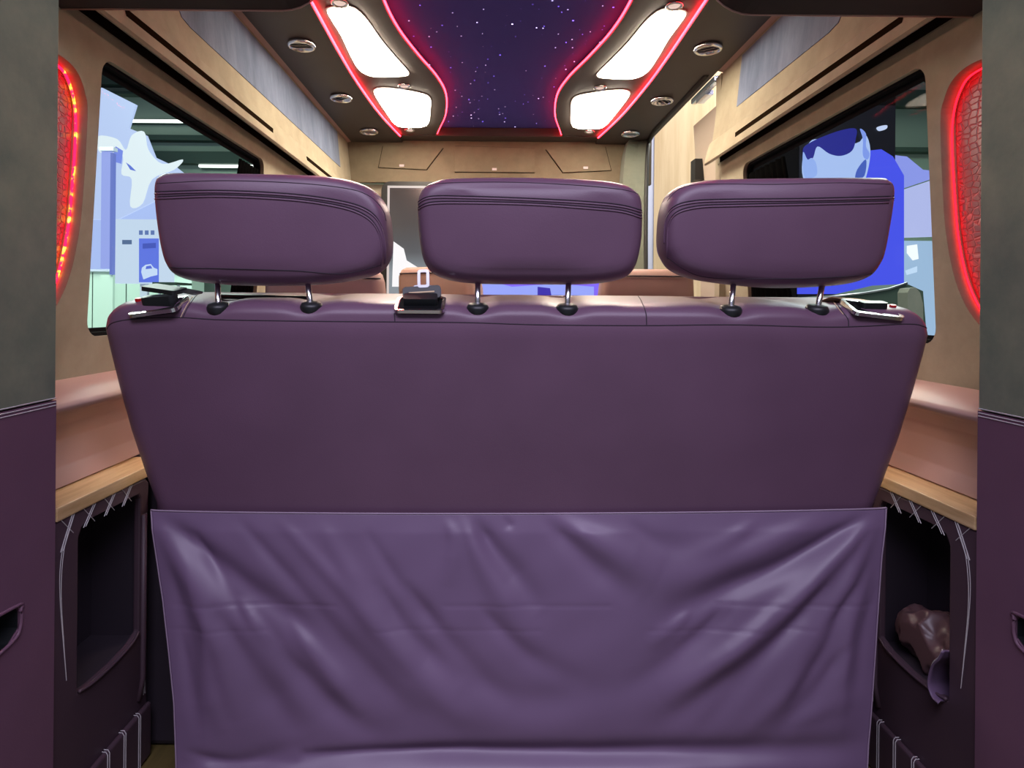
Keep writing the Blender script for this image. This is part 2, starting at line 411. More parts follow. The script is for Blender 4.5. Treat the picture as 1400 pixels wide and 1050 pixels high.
# cab bulkhead: header with overhead lockers, pillars, partition
wf = struct(obj('wall_front', bx(-.86, .86, 3.5, 3.54, 1.62, 1.91), 'suede_front'))
obj('lower_partition', bx(-.86, .80, 3.56, 3.60, 0, 1.62), 'grey_trim', wf)
def locker(px_pts, px_latch, lab):
    pts = [at(x, y, 3.497) for x, y in px_pts]; c = sum(pts, Vector())/len(pts)
    t = thing('overhead_locker', lab, 'locker', (c.x, 3.5, min(p.z for p in pts)), 'locker flaps over the cab')
    obj('shadow_gap', prism(bmesh.new(), [Vector((p.x, p.y, c.z + (p.z-c.z)*1.05)) + Vector((0, .0025, 0)) for p in pts] if 'middle' in lab else [c + (p-c)*1.035 + Vector((0, .0025, 0)) for p in pts], (0, .003, 0)), 'slot', t)
    d = obj('flap', prism(bmesh.new(), [p + Vector((0, -.008, 0)) for p in pts], (0, .012, 0)), 'suede_front', t)
    l = at(px_latch[0], px_latch[1], 3.48)
    obj('latch', bx(l.x-.013, l.x+.013, 3.483, 3.490, l.z-.006, l.z+.006), 'lens', d, label='small white latch')
locker([(524, 200), (518, 229), (583, 232), (605, 203)], (549, 226), 'angled beige locker flap at the left over the cab opening')
locker([(622, 200), (622, 235), (731, 236), (731, 203)], (676, 231), 'wide beige locker flap in the middle over the cab opening')
locker([(747, 205), (770, 236), (835, 233), (827, 201)], (801, 229), 'angled beige locker flap at the right over the cab opening')
# right front pillar of the sliding door opening with rubber seal
pl = catmull([(.815, 3.42, 1.86), (.79, 3.36, 1.75), (.775, 3.32, 1.55), (.77, 3.30, 1.3), (.77, 3.29, 1.0), (.77, 3.29, 0.0)], 6)
bm = bmesh.new()
loft(bm, [[(p.x-.10, 3.5, p.z), (p.x-.10, 3.40, p.z), (p.x-.04, p.y+.02, p.z), (p.x, p.y, p.z), (p.x+.012, p.y, p.z), (p.x+.012, 3.5, p.z)] for p in pl])
pil = struct(obj('trim_1', bm, 'pillar'))
obj('door_seal', tube(bmesh.new(), [(.80, 2.45, 1.846), (.80, 2.9, 1.846), (.80, 3.2, 1.842)] + [(p.x+.01, p.y-.006, p.z) for p in pl[2:]], .011), 'rubber', pil, True, label='black rubber seal')
# end post of the right wall and the opened sliding door behind it
bm = prism(bmesh.new(), [(.845, 2.411, 0), (.90, 2.411, 0), (.90, 2.50, 0), (.86, 2.50, 0), (.848, 2.47, 0)], (0, 0, 1.84))
struct(obj('trim_2', bm, 'suede_beige'))
bm = bmesh.new()
dpro = catmull([(.925, 2.98, 1.80), (.95, 3.02, 1.62), (.965, 3.03, 1.4), (.97, 3.0, 1.1), (.97, 2.98, .7), (.96, 2.98, .1)], 5)
loft(bm, [[(p.x, p.y, p.z), (p.x+.05, p.y, p.z), (p.x+.05, 2.5, p.z), (p.x, 2.5, p.z)] for p in dpro])
dr = struct(obj('door_3', bm, 'grey_trim'))
obj('door_window', prism(bmesh.new(), [(.948, 2.505, .75), (.948, 2.68, .75), (.924, 2.68, 1.76), (.924, 2.505, 1.76)], (.01, 0, 0)), 'matte_black', dr)
obj('latch_block', bx(.915, .975, 2.92, 2.985, 1.53, 1.63), 'black', dr)
rl = thing('door_roller_rail', 'shiny chrome roller bracket at the top of the side door opening', 'rail', (.88, 2.70, 1.842))
obj('bracket', weighted(obj('arm', bx(.872, .90, 2.56, 2.86, 1.862, 1.888), 'chrome', rl), .006) and bx(.870, .905, 2.66, 2.78, 1.842, 1.8615), 'chrome', rl)

# ================================================================== REAR DOORS AND HEADER
for s, nm, n in ((-1, 'left', 'door_1'), (1, 'right', 'door_2')):
    seam = .772 if s < 0 else .768
    low = [(YD, .0), (.30, .0), (.30, seam), (YD, seam)]
    cup = [(.926, .470), (.920, .480), (.80, .486), (.78, .48), (.78, .425), (.80, .418), (.905, .430), (.926, .445)]
    bm = prism(bmesh.new(), [(s*XD, y, z) for y, z in low], (s*.035, 0, 0), [[(s*XD, y, z) for y, z in cup]])
    d = struct(obj(n, bm, 'door_leather'))
    up = [(YD, seam+.001), (.30, seam+.001), (.30, 1.62), (YD, 1.62)]
    weighted(obj('upper_panel', prism(bmesh.new(), [(s*XD, y, z) for y, z in up], (s*.035, 0, 0)), 'suede_dark', d, label='dark grey green suede upper panel'), .004)
    bm = bmesh.new()
    for dz in (.004, -.003, -.008):
        tube(bm, [(s*(XD-.0004), .32, seam+dz), (s*(XD-.0004), YD-.002, seam+dz)], .0009, 5)
    obj('seam_stitching', bm, 'white_thread', d, label='white seam stitching')
    bm = bx(*sorted((s*(XD+.036), s*(XD+.05))), .76, .94, .40, .50); h = obj('handle_cup', bm, 'black', d)
    obj('cup_lining', loft(bmesh.new(), [[(s*(XD+.002), .853+(y-.853)*.97, .452+(z-.452)*.94) for y, z in cup], [(s*(XD+.036), .853+(y-.853)*.95, .452+(z-.452)*.85) for y, z in cup]], False), 'black', d, recalc=False)
    obj('cup_rim', tube(bmesh.new(), catmull([(s*(XD-.0005), y, z) for y, z in cup], 4, True), .0028, 6, True), 'door_leather', d, True)
    obj('pull_lever', tube(bmesh.new(), [(s*(XD+.02), .80, .455), (s*(XD+.018), .84, .458), (s*(XD+.022), .905, .452)], .005), 'steel', h, True)
    # outer pillar behind the door edge, closing the gap to the side wall
    bm = bx(*sorted((s*(XD+.036), s*.93)), YD-.04, YD+.004, 0, 1.62)
    struct(obj('trim_%d' % (3 if s < 0 else 4), bm, 'suede_dark'))
zb = 1.474
hp = [(-.90, 1.86), (-.90, zb)]
for cx0, sg in ((-.345, -1), (.345, 1)):
    arc = []
    for k in range(9):
        a = R(90*k/8)
        arc.append((cx0 + sg*(.09 - .09*math.sin(a)) - sg*0, zb + .09*(1-math.cos(a))))
    if sg < 0: hp += arc
    else: hp += arc[::-1]
hp = hp[:2] + [p for p in hp[2:11]] + [(-.345, 1.70), (.345, 1.70)] + hp[11:] + [(.90, zb), (.90, 1.86)]
bm = prism(bmesh.new(), [(x, 1.09, z) for x, z in hp], (0, .06, 0))
hd = struct(obj('trim_5', bm, 'suede_black'))
pip = [(x, 1.152, z-.001) for x, z in hp[1:-1]]
obj('piping', tube(bmesh.new(), pip, .0018, 6), 'ledge', hd, True)

# ================================================================== SIDE CABINETS, SHELVES, LEDGES
XC = .745
for s, nm in ((-1, 'left'), (1, 'right')):
    t = thing('side_cabinet', 'dark purple leather cabinet with open cubby on the %s side of the bench' % nm, 'cabinet', (s*.80, 1.14, 0), 'leather cabinets beside the bench')
    outer = [(1.003, .0), (1.283, .0), (1.283, .56), (1.27, .572), (1.003, .572)]
    hole = [(1.0645, .262), (1.10, .256), (1.16, .254), (1.22, .258), (1.252, .268), (1.252, .535), (1.244, .546), (1.09, .548), (1.074, .542), (1.0645, .525)]
    bm = prism(bmesh.new(), [(s*XC, y, z) for y, z in outer], (s*.014, 0, 0), [[(s*XC, y, z) for y, z in hole]])
    body = weighted(obj('front_panel', bm, 'cabinet', t), .004, 2, 50)
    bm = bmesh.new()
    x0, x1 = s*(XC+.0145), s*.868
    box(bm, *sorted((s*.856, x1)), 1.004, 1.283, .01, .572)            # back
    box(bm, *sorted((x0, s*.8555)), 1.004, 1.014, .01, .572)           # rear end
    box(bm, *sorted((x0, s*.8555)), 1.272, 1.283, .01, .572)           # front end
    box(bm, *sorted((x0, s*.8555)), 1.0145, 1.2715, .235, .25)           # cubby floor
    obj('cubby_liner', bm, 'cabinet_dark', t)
    obj('pocket_lip', tube(bmesh.new(), catmull([(s*(XC-.001), 1.066, .262), (s*(XC-.003), 1.10, .2565), (s*(XC-.003), 1.16, .2545), (s*(XC-.002), 1.22, .2585), (s*(XC), 1.25, .268)], 5), .003, 6), 'cabinet', t, True)
    # padded kick panel with stitched ribs
    bm = bx(*sorted((s*(XC-.012), s*(XC-.0005))), 1.004, 1.28, .002, .112)
    k = weighted(obj('kick_panel', bm, 'cabinet', t), .006, 3)
    bm = bmesh.new()
    for y in (1.03, 1.082, 1.133, 1.184, 1.234):
        for d in (-.003, .003):
            tube(bm, [(s*(XC-.0125), y+d, .004), (s*(XC-.0125), y+d, .107), (s*(XC-.009), y+d, .1125), (s*(XC-.002), y+d, .1128)], .0008, 5)
    obj('kick_stitching', bm, 'white_thread', k, label='white double stitching')
    bm = bmesh.new(); e = XC - .0006
    for y in (1.035, 1.092, 1.15, 1.205):
        for d in (-.003, .003):
            tube(bm, [(s*e, y-.014+d, .540 if y > 1.06 else .520), (s*e, y+.013+d, .572)], .0008, 5)
        tube(bm, [(s*e, y+.014, .541), (s*e, y-.016, .572)], .0007, 5)
    for d in (0, .0045):
        tube(bm, catmull([(s*e, 1.047+d, .572), (s*e, 1.026+d, .535), (s*e, 1.017+d, .49), (s*e, 1.018+d*.6, .44), (s*e, 1.026+d*.3, .37), (s*e, 1.035, .30)], 6), .0006, 5)
    for d in (0, .005):
        tube(bm, [(s*e, 1.268+d, .50), (s*e, 1.268+d, .13)], .0006, 5)
    obj('cross_stitching', bm, 'white_thread', t, label='white cross stitching')
    obj('front_edge_roll', tube(bmesh.new(), [(s*(XC-.002), 1.262, .50), (s*(XC-.002), 1.262, .17), (s*(XC), 1.25, .13)], .006), 'cabinet', t, True)
    # wooden shelf board
    bm = prism(bmesh.new(), [(s*.742, 1.004, .573), (s*.742, 1.35, .573), (s*.868, 1.35, .573), (s*.868, 1.004, .573)], (0, 0, .023))
    b_ = weighted(obj('wooden_shelf', bm, 'wood'), .003)
    tag(b_, 'light oak shelf board topping the %s cabinet beside the bench' % nm, 'shelf', 'oak boards beside the bench')
    # padded ledge above the shelf
    prof = [(.808, .598), (.822, .63), (.825, .68), (.812, .71), (.788, .735), (.768, .743), (.764, .751), (.769, .759), (.80, .767), (.84, .774), (.872, .779), (.905, .779), (.905, .598)]
    bm = prism(bmesh.new(), [(s*x, 1.006, z) for x, z in prof], (0, .50, 0))
    lg = struct(obj('trim_%d' % (6 if s < 0 else 7), bm, 'ledge'))
    weighted(lg, .006, 3, 15)
    for p in lg.data.polygons: p.use_smooth = True

for s, nm in ((-1, 15), (1, 16)):
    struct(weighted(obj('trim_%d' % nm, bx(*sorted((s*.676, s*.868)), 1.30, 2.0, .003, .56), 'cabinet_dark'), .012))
# leather pouch lying in the right cubby
pc = Vector((.775, 1.135, .30))
t = thing('leather_pouch', 'crumpled purple leather pouch with white stitched edge stuffed in the right cubby', 'pouch', (.79, 1.14, .25))
prof = [(1.052, .262, .0), (1.058, .30, .022), (1.075, .345, .036), (1.11, .358, .048), (1.15, .352, .05), (1.20, .345, .045), (1.235, .325, .03), (1.245, .27, .0)]
from mathutils import noise as mnoise
bm = bmesh.new(); rings = []
for j in range(61):
    v_ = j/60; y = 1.072 + .178*v_; ring = []
    env = .050*(math.sin(math.pi*(.06+.88*v_))**.45)
    for k in range(72):
        a = 2*math.pi*k/72
        q = Vector((math.cos(a)*.8, v_*3.2, math.sin(a)*.8))
        cr_ = 1.12 - .75*abs(mnoise.noise(q*1.05)) - .14*abs(mnoise.noise(q*2.2 + Vector((5, 1, 2))))
        z = .303 + env*cr_*math.sin(a)*1.15; z = max(z, .2535)
        ring.append((min(max(.802 + env*cr_*math.cos(a), .7615), .853), y, z))
    rings.append(ring)
loft(bm, rings); obj('pouch_body', bm, 'pouch', t, True)
bvp = None
fl = [(1.066, .347), (1.074, .330), (1.088, .312), (1.096, .29), (1.098, .27), (1.088, .2555), (1.072, .254)]
bm = bmesh.new()
flap = catmull([(.738, y, z) for y, z in fl], 6)
flap2 = catmull([(.722, y-.016, z+.006) for y, z in fl], 6)
V1 = [bm.verts.new(p) for p in flap]; V2 = [bm.verts.new(p) for p in flap2]; V3 = [bm.verts.new(p + Vector((.04, -.004, 0))) for p in flap]
for i in range(len(V1)-1):
    bm.faces.new((V1[i], V1[i+1], V2[i+1], V2[i])); bm.faces.new((V1[i], V1[i+1], V3[i+1], V3[i]))
o = obj('stitched_flap', bm, 'cloth', t, True); o.modifiers.new('t', 'SOLIDIFY').thickness = .003
obj('edge_stitching', tube(bmesh.new(), [p + Vector((-.002, 0, 0)) for p in flap], .0012, 5), 'white_thread', t, True)

# ================================================================== BENCH SEAT
bench = thing('bench_seat', 'purple leather three seat rear bench seen from behind, with three headrests', 'bench', (0, 1.25, 0))
def lerp_tab(tab, z):
    if z <= tab[0][0]: return tab[0][1]
    for (a, va), (b, vb) in zip(tab, tab[1:]):
        if z <= b: return va + (vb-va)*(z-a)/(b-a)
    return tab[-1][1]
HW = [(.02, .635), (.10, .640), (.562, .664), (.62, .680), (.70, .700), (.78, .716), (.85, .728), (.885, .733), (.905, .730), (.920, .719), (.931, .708), (.940, .695), (.950, .675), (.953, .665)]
YR = [(.02, 1.215), (.10, 1.195), (.562, 1.125), (.70, 1.105), (.85, 1.085), (.885, 1.080), (.902, 1.081), (.915, 1.0825), (.924, 1.088), (.931, 1.098), (.936, 1.114), (.942, 1.16), (.948, 1.22), (.953, 1.275)]
YFr = [(.02, 1.37), (.562, 1.27), (.85, 1.245), (.88, 1.30), (.905, 1.325), (.93, 1.335), (.945, 1.325), (.953, 1.295)]
GX = [at(p, 424, 1.11).x for p in (296, 424, 653, 776, 1000, 1120)]
zs = [.02, .10, .2, .3, .4, .5, .562, .62, .66, .70, .74, .78, .82, .85, .87, .885, .895, .902, .908, .912, .916, .920, .924, .928, .931, .9335, .936, .939, .942, .945, .948, .951, .953]
rings = []
NU = 150
for z in zs:
    hw, yr, yf = lerp_tab(HW, z), lerp_tab(YR, z), lerp_tab(YFr, z)
    r = min(.035, (yf-yr)*.45); ring = []
    xo = .003
    for i in range(NU+1):                                     # rear side
        x = -hw + r + (2*hw-2*r)*i/NU
        y = yr + .004*(abs(x)/hw)**2
        if z > .903:
            k = min(1, (z-.903)/.03)**1.5
            for g in GX: y += k*.011*math.exp(-((x+xo-g)/.026)**2)
            zz = z - k*.005*sum(math.exp(-((x+xo-g)/.03)**2) for g in GX)
        else: zz = z
        if z > .63 and z < .9: y -= .004*math.sin(math.pi*(z-.63)/.27)*(1-(x/hw)**2)
        ring.append((x+xo, y, zz))
    for c_, a0 in (((hw-r, yr+r), -90), ((hw-r, yf-r), 0)):
        for k in range(1, 6):
            a = R(a0 + 90*k/6); ring.append((c_[0] + r*math.cos(a) + xo, c_[1] + r*math.sin(a) + (.004 if a0 < 0 else 0), z))
    for i in range(13): ring.append((hw-r-(2*hw-2*r)*i/12 + xo, yf, z))
    for c_, a0 in (((-hw+r, yf-r), 90), ((-hw+r, yr+r), 180)):
        for k in range(1, 6):
            a = R(a0 + 90*k/6); ring.append((c_[0] + r*math.cos(a) + xo, c_[1] + r*math.sin(a) + (.004 if a0 > 90 else 0), z))
    rings.append(ring)
bm = loft(bmesh.new(), rings)
bmesh.ops.recalc_face_normals(bm, faces=bm.faces[:])
bvh = BVHTree.FromBMesh(bm)
back = obj('backrest', bm, 'bench', bench, True)
def hit(px, py, off=.0, tree=None):
    d = ray(px, py).normalized(); loc, n, i, dist = (tree or bvh).ray_cast(CAM, d)
    if loc is None: return None, None
    if n.dot(d) > 0: n = -n
    return loc + n*off, n
def seamline(pts, off, tree=None, n=10):
    out = []
    for p in catmull([(x, y, 0) for x, y in pts], n):
        h, _ = hit(p.x, p.y, off, tree)
        if h: out.append(h)
    return out
bm = bmesh.new()
def addseam(bm, pts, r, off, tree=None, n=10):
    L = seamline(pts, off, tree, n)
    if len(L) > 2: tube(bm, L, r, 6)
addseam(bm, [(146, 450), (155, 441), (185, 436), (245, 434), (300, 437), (420, 439), (540, 440), (640, 441), (740, 444), (880, 445), (1000, 444), (1120, 447), (1180, 446), (1240, 443), (1262, 446), (1274, 455)], .0011, -.0001)
for pts in ([(250, 434), (257, 420), (266, 407), (270, 403)], [(540, 440), (539, 428)], [(884, 444), (883, 428), (877, 412), (872, 404)], [(1160, 446), (1159, 436), (1150, 424), (1138, 406)]):
    addseam(bm, pts, .0010, -.0001)
obj('seam', bm, 'seam', bench, True, label='dark seam lines')
bm = bmesh.new()
addseam(bm, [(247, 434), (254, 420), (263, 406)], .0008, .0003); obj('light_stitching', bm, 'belt', bench, True)
bm = bmesh.new(); addseam(bm, [(1153, 430), (1144, 419), (1134, 405)], .0008, .0003); obj('light_stitching', bm, 'belt', bench, True)

# storage pocket sheet hanging on the rear face ------------------------------------------------------------
folds = [  # (polyline px, amplitude m (+ towards the rear), sigma px)
 ([(225, 705), (285, 756), (356, 812), (430, 860), (520, 940)], -.010, 17),
 ([(218, 720), (265, 790), (320, 870), (380, 950)], .008, 17),
 ([(300, 830), (350, 910), (415, 1005)], -.008, 16),
 ([(350, 835), (395, 890), (455, 960), (520, 1000)], -.007, 14),
 ([(238, 780), (258, 860), (270, 960)], -.004, 12),
 ([(275, 825), (300, 880), (330, 980)], .005, 13),
 ([(445, 722), (495, 805), (560, 890), (640, 950)], .004, 17),
 ([(520, 800), (565, 870), (630, 935)], -.006, 15),
 ([(610, 708), (622, 740), (612, 800)], .0035, 9),
 ([(650, 708), (672, 745), (705, 785), (740, 830)], -.008, 13),
 ([(632, 706), (655, 760), (690, 820), (740, 890)], .005, 13),
 ([(690, 706), (700, 722)], -.004, 5),
 ([(745, 706), (800, 762), (870, 815)], -.006, 15),
 ([(765, 706), (835, 752), (900, 785)], .007, 19),
 ([(1185, 702), (1075, 768), (1000, 800), (905, 838)], -.013, 15),
 ([(1120, 704), (1040, 745), (950, 780), (880, 800)], .006, 17),
 ([(1195, 704), (1100, 797), (1040, 855), (970, 908), (900, 952)], .010, 15),
 ([(1120, 800), (1060, 865), (990, 925), (900, 985)], -.007, 14),
 ([(1195, 720), (1150, 800), (1110, 870), (1050, 950)], .006, 12),
 ([(1160, 800), (1120, 870), (1075, 960)], -.006, 10),
 ([(1185, 780), (1155, 860), (1140, 960)], .004, 9),
 ([(1195, 800), (1175, 870), (1165, 960)], -.003, 8),
 ([(940, 835), (915, 855), (880, 880)], .003, 8), ([(985, 830), (955, 858), (920, 890)], -.003, 8),
 ([(500, 840), (560, 930), (700, 985), (840, 975), (950, 920)], .003, 22),
 ([(560, 860), (640, 925), (740, 950), (850, 930), (950, 860)], -.002, 18),
 ([(1080, 985), (1130, 960), (1180, 945)], .002, 12),
 ([(330, 712), (400, 790), (480, 880), (560, 965)], -.004, 12), ([(385, 712), (470, 800), (560, 900), (640, 985)], .0035, 12),
 ([(505, 730), (560, 815), (600, 860)], -.003, 11), ([(560, 800), (620, 880), (700, 960)], -.0045, 13), ([(660, 830), (720, 890), (800, 930)], -.004, 13),
 ([(270, 730), (310, 800), (350, 850)], -.004, 9), ([(330, 820), (370, 865), (420, 910)], .004, 9), ([(400, 850), (450, 910), (500, 975)], .004, 11),
 ([(1100, 830), (1040, 900), (950, 1000)], -.004, 11), ([(1000, 830), (940, 880), (850, 940)], -.004, 12), ([(1060, 820), (1000, 880), (920, 935)], .003, 10),
 ([(1150, 880), (1110, 940), (1050, 1005)], -.004, 11), ([(1130, 850), (1080, 930), (1010, 1000)], .0035, 10), ([(1030, 712), (985, 740), (930, 760)], .003, 10),
 ([(860, 712), (900, 740), (960, 750)], -.0025, 12), ([(250, 860), (262, 930), (275, 1000)], -.003, 9), ([(285, 850), (290, 930), (310, 1000)], .003, 10),
 ([(260, 1025), (330, 1040), (420, 1012)], -.004, 10),
 ([(420, 1028), (600, 1024), (800, 1026), (1000, 1024), (1180, 1015)], -.012, 13),
 ([(250, 1050), (500, 1052), (800, 1052), (1180, 1048)], .010, 12),
]
segs = []
for pts, A, sg in folds:
    c = catmull([(x, y, 0) for x, y in pts], 5); L = len(c)-1
    segs.append(([(p.x, p.y) for p in c], A, sg, L))
def fold_h(x, y):
    h = 0
    for c, A, sg, L in segs:
        best = 1e9; bt = 0
        for i in range(L):
            ax, ay = c[i]; bx_, by_ = c[i+1]; ex, ey = bx_-ax, by_-ay
            q = ex*ex + ey*ey
            t = 0 if q == 0 else max(0, min(1, ((x-ax)*ex + (y-ay)*ey)/q))
            d = (x-ax-t*ex)**2 + (y-ay-t*ey)**2
            if d < best: best = d; bt = (i+t)/L
        if best < (3.2*sg)**2:
            taper = min(1, .25 + bt*3) * min(1, .15 + (1-bt)*2.5)
            s2 = sg*(.42 + .5*min(1, bt*1.5))
            h += A*taper*math.exp(-best/(2*s2*s2))
    return h
pn = Vector((0, -1, .14)).normalized()
def back_y(z): return lerp_tab(YR, z)
NX, NY = 300, 130
grid = []; bm = bmesh.new()
edgeL = [(697, 207), (740, 213), (820, 225), (900, 234), (960, 240), (1070, 244)]
edgeR = [(694, 1211), (760, 1203), (860, 1196), (950, 1190), (1070, 1181)]
for j in range(NY+1):
    v_ = j/NY; row = []
    for i in range(NX+1):
        u = i/NX
        top = 697 + (6.5*math.sin(math.pi*u)**.6) - 3*u
        py = top + (1068-top)*v_
        xl, xr = lerp_tab(edgeL, py), lerp_tab(edgeR, py)
        px = xl + (xr-xl)*u
        q = at_plane(px, py, Vector((0, 1.118, .562)), pn)
        edge = min(1, u*22, (1-u)*22); tp = min(1, v_*14)
        h = fold_h(px, py)*1.25
        h += .0006*math.sin(px*.071 + py*.05)*math.sin(px*.023 - py*.041)
        for cy, am in ((825, .0009), (858, .0007)):
            if math.sin(px*.017+cy) > -.35: h -= am*math.exp(-((py-cy)/2.2)**2)
        h = h*(.35+.65*edge)*tp + .004*tp + .010*math.sin(math.pi*min(1, v_*1.0))*edge
        row.append(bm.verts.new(q + pn*h))
    grid.append(row)
for A, B in zip(grid, grid[1:]):
    for i in range(NX): bm.faces.new((A[i], A[i+1], B[i+1], B[i]))
bmesh.ops.recalc_face_normals(bm, faces=bm.faces[:])
topl = [v.co.copy() + pn*.002 for v in grid[0]]; lef = [r[0].co.copy() + pn*.001 for r in grid]; rig = [r[-1].co.copy() + pn*.001 for r in grid]
pk = obj('storage_pocket', bm, 'cloth', bench, True, label='lighter wrinkled purple pocket sheet')
sd = pk.modifiers.new('t', 'SOLIDIFY'); sd.thickness = .002; sd.offset = -1
bm = bmesh.new(); tube(bm, topl, .0017, 6); tube(bm, lef, .0017, 6); tube(bm, rig, .0017, 6)
obj('piping', bm, 'pipe', pk, True)
# seat cushion and base on the far side
bm = bmesh.new(); loft(bm, [[(x, y, z) for x, y in rrect(-.66+d, .66-d, 1.36+d, 1.86-d, .05)] for z, d in ((.30, .01), (.32, 0), (.44, 0), (.455, .01), (.462, .03))])
obj('seat_cushion', bm, 'tan_leather', bench, True)
bm = bmesh.new()
box(bm, -.60, .60, 1.40, 1.80, .0, .03); box(bm, -.55, -.47, 1.45, 1.75, .03, .30); box(bm, .47, .55, 1.45, 1.75, .03, .30)
obj('seat_base', bm, 'black', bench)

# headrests ----------------------------------------------------------------------------------------------
YH = 1.105
def headrest(outl, nm, posts, seams, lab, bar=False):
    C = [at(x, y, YH+.02) for x, y in outl]
    C = catmull([(p.x, 0, p.z) for p in C], 6, True)
    xs = [p.x for p in C]; z_ = [p.z for p in C]
    cx, cz, hw, hh = (min(xs)+max(xs))/2, (min(z_)+max(z_))/2, (max(xs)-min(xs))/2, (max(z_)-min(z_))/2
    rings = []
    lay = [(1.0, .0085, 1), (.16, .009, 0)]
    def ring(d, y, f=None):
        out = []
        for p in C:
            k = f if f is not None else None
            if k is None: sx, sz = 1-d/hw, 1-d/hh
            else: sx = sz = k
            out.append((cx + (p.x-cx)*sx, y, cz + (p.z-cz)*sz))
        return out
    tilt = 0.04
    rings = [ring(0, YH-.004, .02), ring(0, YH-.004, .25), ring(0, YH-.003, .5), ring(0, YH-.0015, .72), ring(.026, YH), ring(.018, YH+.002), ring(.012, YH+.006), ring(.0075, YH+.012), ring(.004, YH+.021), ring(.0015, YH+.033), ring(0, YH+.045),
             ring(0, YH+.052), ring(.002, YH+.064), ring(.007, YH+.075), ring(.016, YH+.082), ring(0, YH+.085, .6), ring(0, YH+.086, .05)]
    bm = loft(bmesh.new(), rings); bmesh.ops.recalc_face_normals(bm, faces=bm.faces[:])
    tr = BVHTree.FromBMesh(bm)
    h = obj('headrest', bm, 'bench', bench, True, label=lab)
    bm = bmesh.new()
    for pts, r, off in seams:
        addseam(bm, pts, r, off, tr)
    obj('seam', bm, 'seam', h, True)
    pb = bmesh.new()
    for pts, r, off in seams[1:3]:
        addseam(pb, [(x, y+3) for x, y in pts], .0016, .0003, tr)
    obj('piping', pb, 'bench', h, True)
    for (bx_, by_), (tx, ty) in posts:
        b0, nb = hit(bx_, by_)
        if b0 is None: b0 = at(bx_, by_, 1.14)
        base = b0 + Vector((0, .008, -.002))
        topp = at(tx, ty, YH+.055); topp = Vector((topp.x, YH+.055, topp.z+.02))
        obj('post', tube(bmesh.new(), [base, topp], .0052, 12), 'chrome', h, True, label='chrome headrest post')
        g = lathe(bmesh.new(), [(0, -.012), (.017, -.011), (.0195, -.006), (.0195, .003), (.017, .0075), (.009, .009), (0, .009)], base + Vector((0, .0, .006)), (0, -.25, 1))
        obj('post_guide', g, 'black', h, True, label='black plastic post guide')
    if bar:
        a = at(300, 405, 1.17); b = at(422, 408, 1.17)
        obj('crossbar', tube(bmesh.new(), [a, b], .005, 8), 'black', h, True)
    return h
HL = [(210, 246), (216, 237), (232, 233.5), (300, 234), (400, 236), (450, 239), (485, 246), (510, 259), (526, 280), (532, 302), (534, 335), (530, 355), (518, 370), (496, 379), (450, 387), (400, 390), (320, 389.5), (272, 386), (240, 379), (226, 366), (218, 340), (212, 300), (209, 265)]
HM = [(569, 290), (570, 270), (577, 255), (592, 246), (620, 241), (725, 240), (810, 243), (850, 248), (869, 257), (879, 270), (881, 300), (879, 335), (873, 361), (862, 376), (840, 384), (800, 388), (725, 388), (650, 387), (608, 381), (586, 369), (576, 350), (571, 320)]
HR = [(905, 312), (908, 285), (916, 265), (934, 251), (960, 245), (1000, 242), (1100, 240.5), (1200, 240), (1217, 243), (1224, 252), (1224, 270), (1220, 300), (1212, 345), (1205, 364), (1192, 380), (1165, 388), (1120, 392), (1060, 393), (1000, 388), (950, 380), (922, 368), (909, 350), (905, 335)]
headrest(HL, 'left', [((296, 424), (297, 390)), ((424, 423), (418, 384))],
  [([(214, 251), (300, 247), (400, 250), (470, 257), (503, 267), (522, 285), (528, 302)], .0008, .0), ([(212, 262), (300, 260), (400, 265), (470, 275), (505, 288), (521, 308), (527, 335), (526, 358)], .0011, .0), ([(212, 269), (300, 266), (400, 271), (466, 281), (500, 294), (516, 312), (522, 336), (521, 362)], .0011, .0), ([(216, 361), (240, 366), (300, 367), (400, 370), (470, 374), (522, 362)], .0009, .0)],
  'left headrest with a square outer corner and rounded inner end', True)
headrest(HM, 'middle', [((653, 425), (653, 384)), ((776, 426), (778, 384))],
  [([(574, 258), (600, 251), (665, 249), (725, 250), (800, 254), (855, 260), (876, 267)], .0008, .0), ([(571, 276), (590, 268), (640, 268), (725, 271), (800, 275), (850, 280), (879, 288)], .0011, .0), ([(571, 284), (590, 276), (640, 275), (725, 277), (800, 282), (850, 287), (879, 296)], .0011, .0)],
  'middle headrest rounded at both ends')
headrest(HR, 'right', [((1001, 428), (1004, 388)), ((1120, 427), (1127, 388))],
  [([(912, 275), (930, 258), (965, 252), (1060, 252), (1150, 250), (1220, 252)], .0008, .0), ([(908, 330), (910, 300), (922, 282), (950, 274), (1000, 272), (1100, 271), (1222, 268)], .0011, .0), ([(912, 350), (912, 335), (914, 306), (926, 289), (955, 281), (1000, 279), (1100, 277), (1222, 274)], .0011, .0), ([(912, 352), (960, 378), (1060, 381), (1140, 379), (1195, 374)], .0009, .0)],
  'right headrest with a rounded inner end and square outer corner')

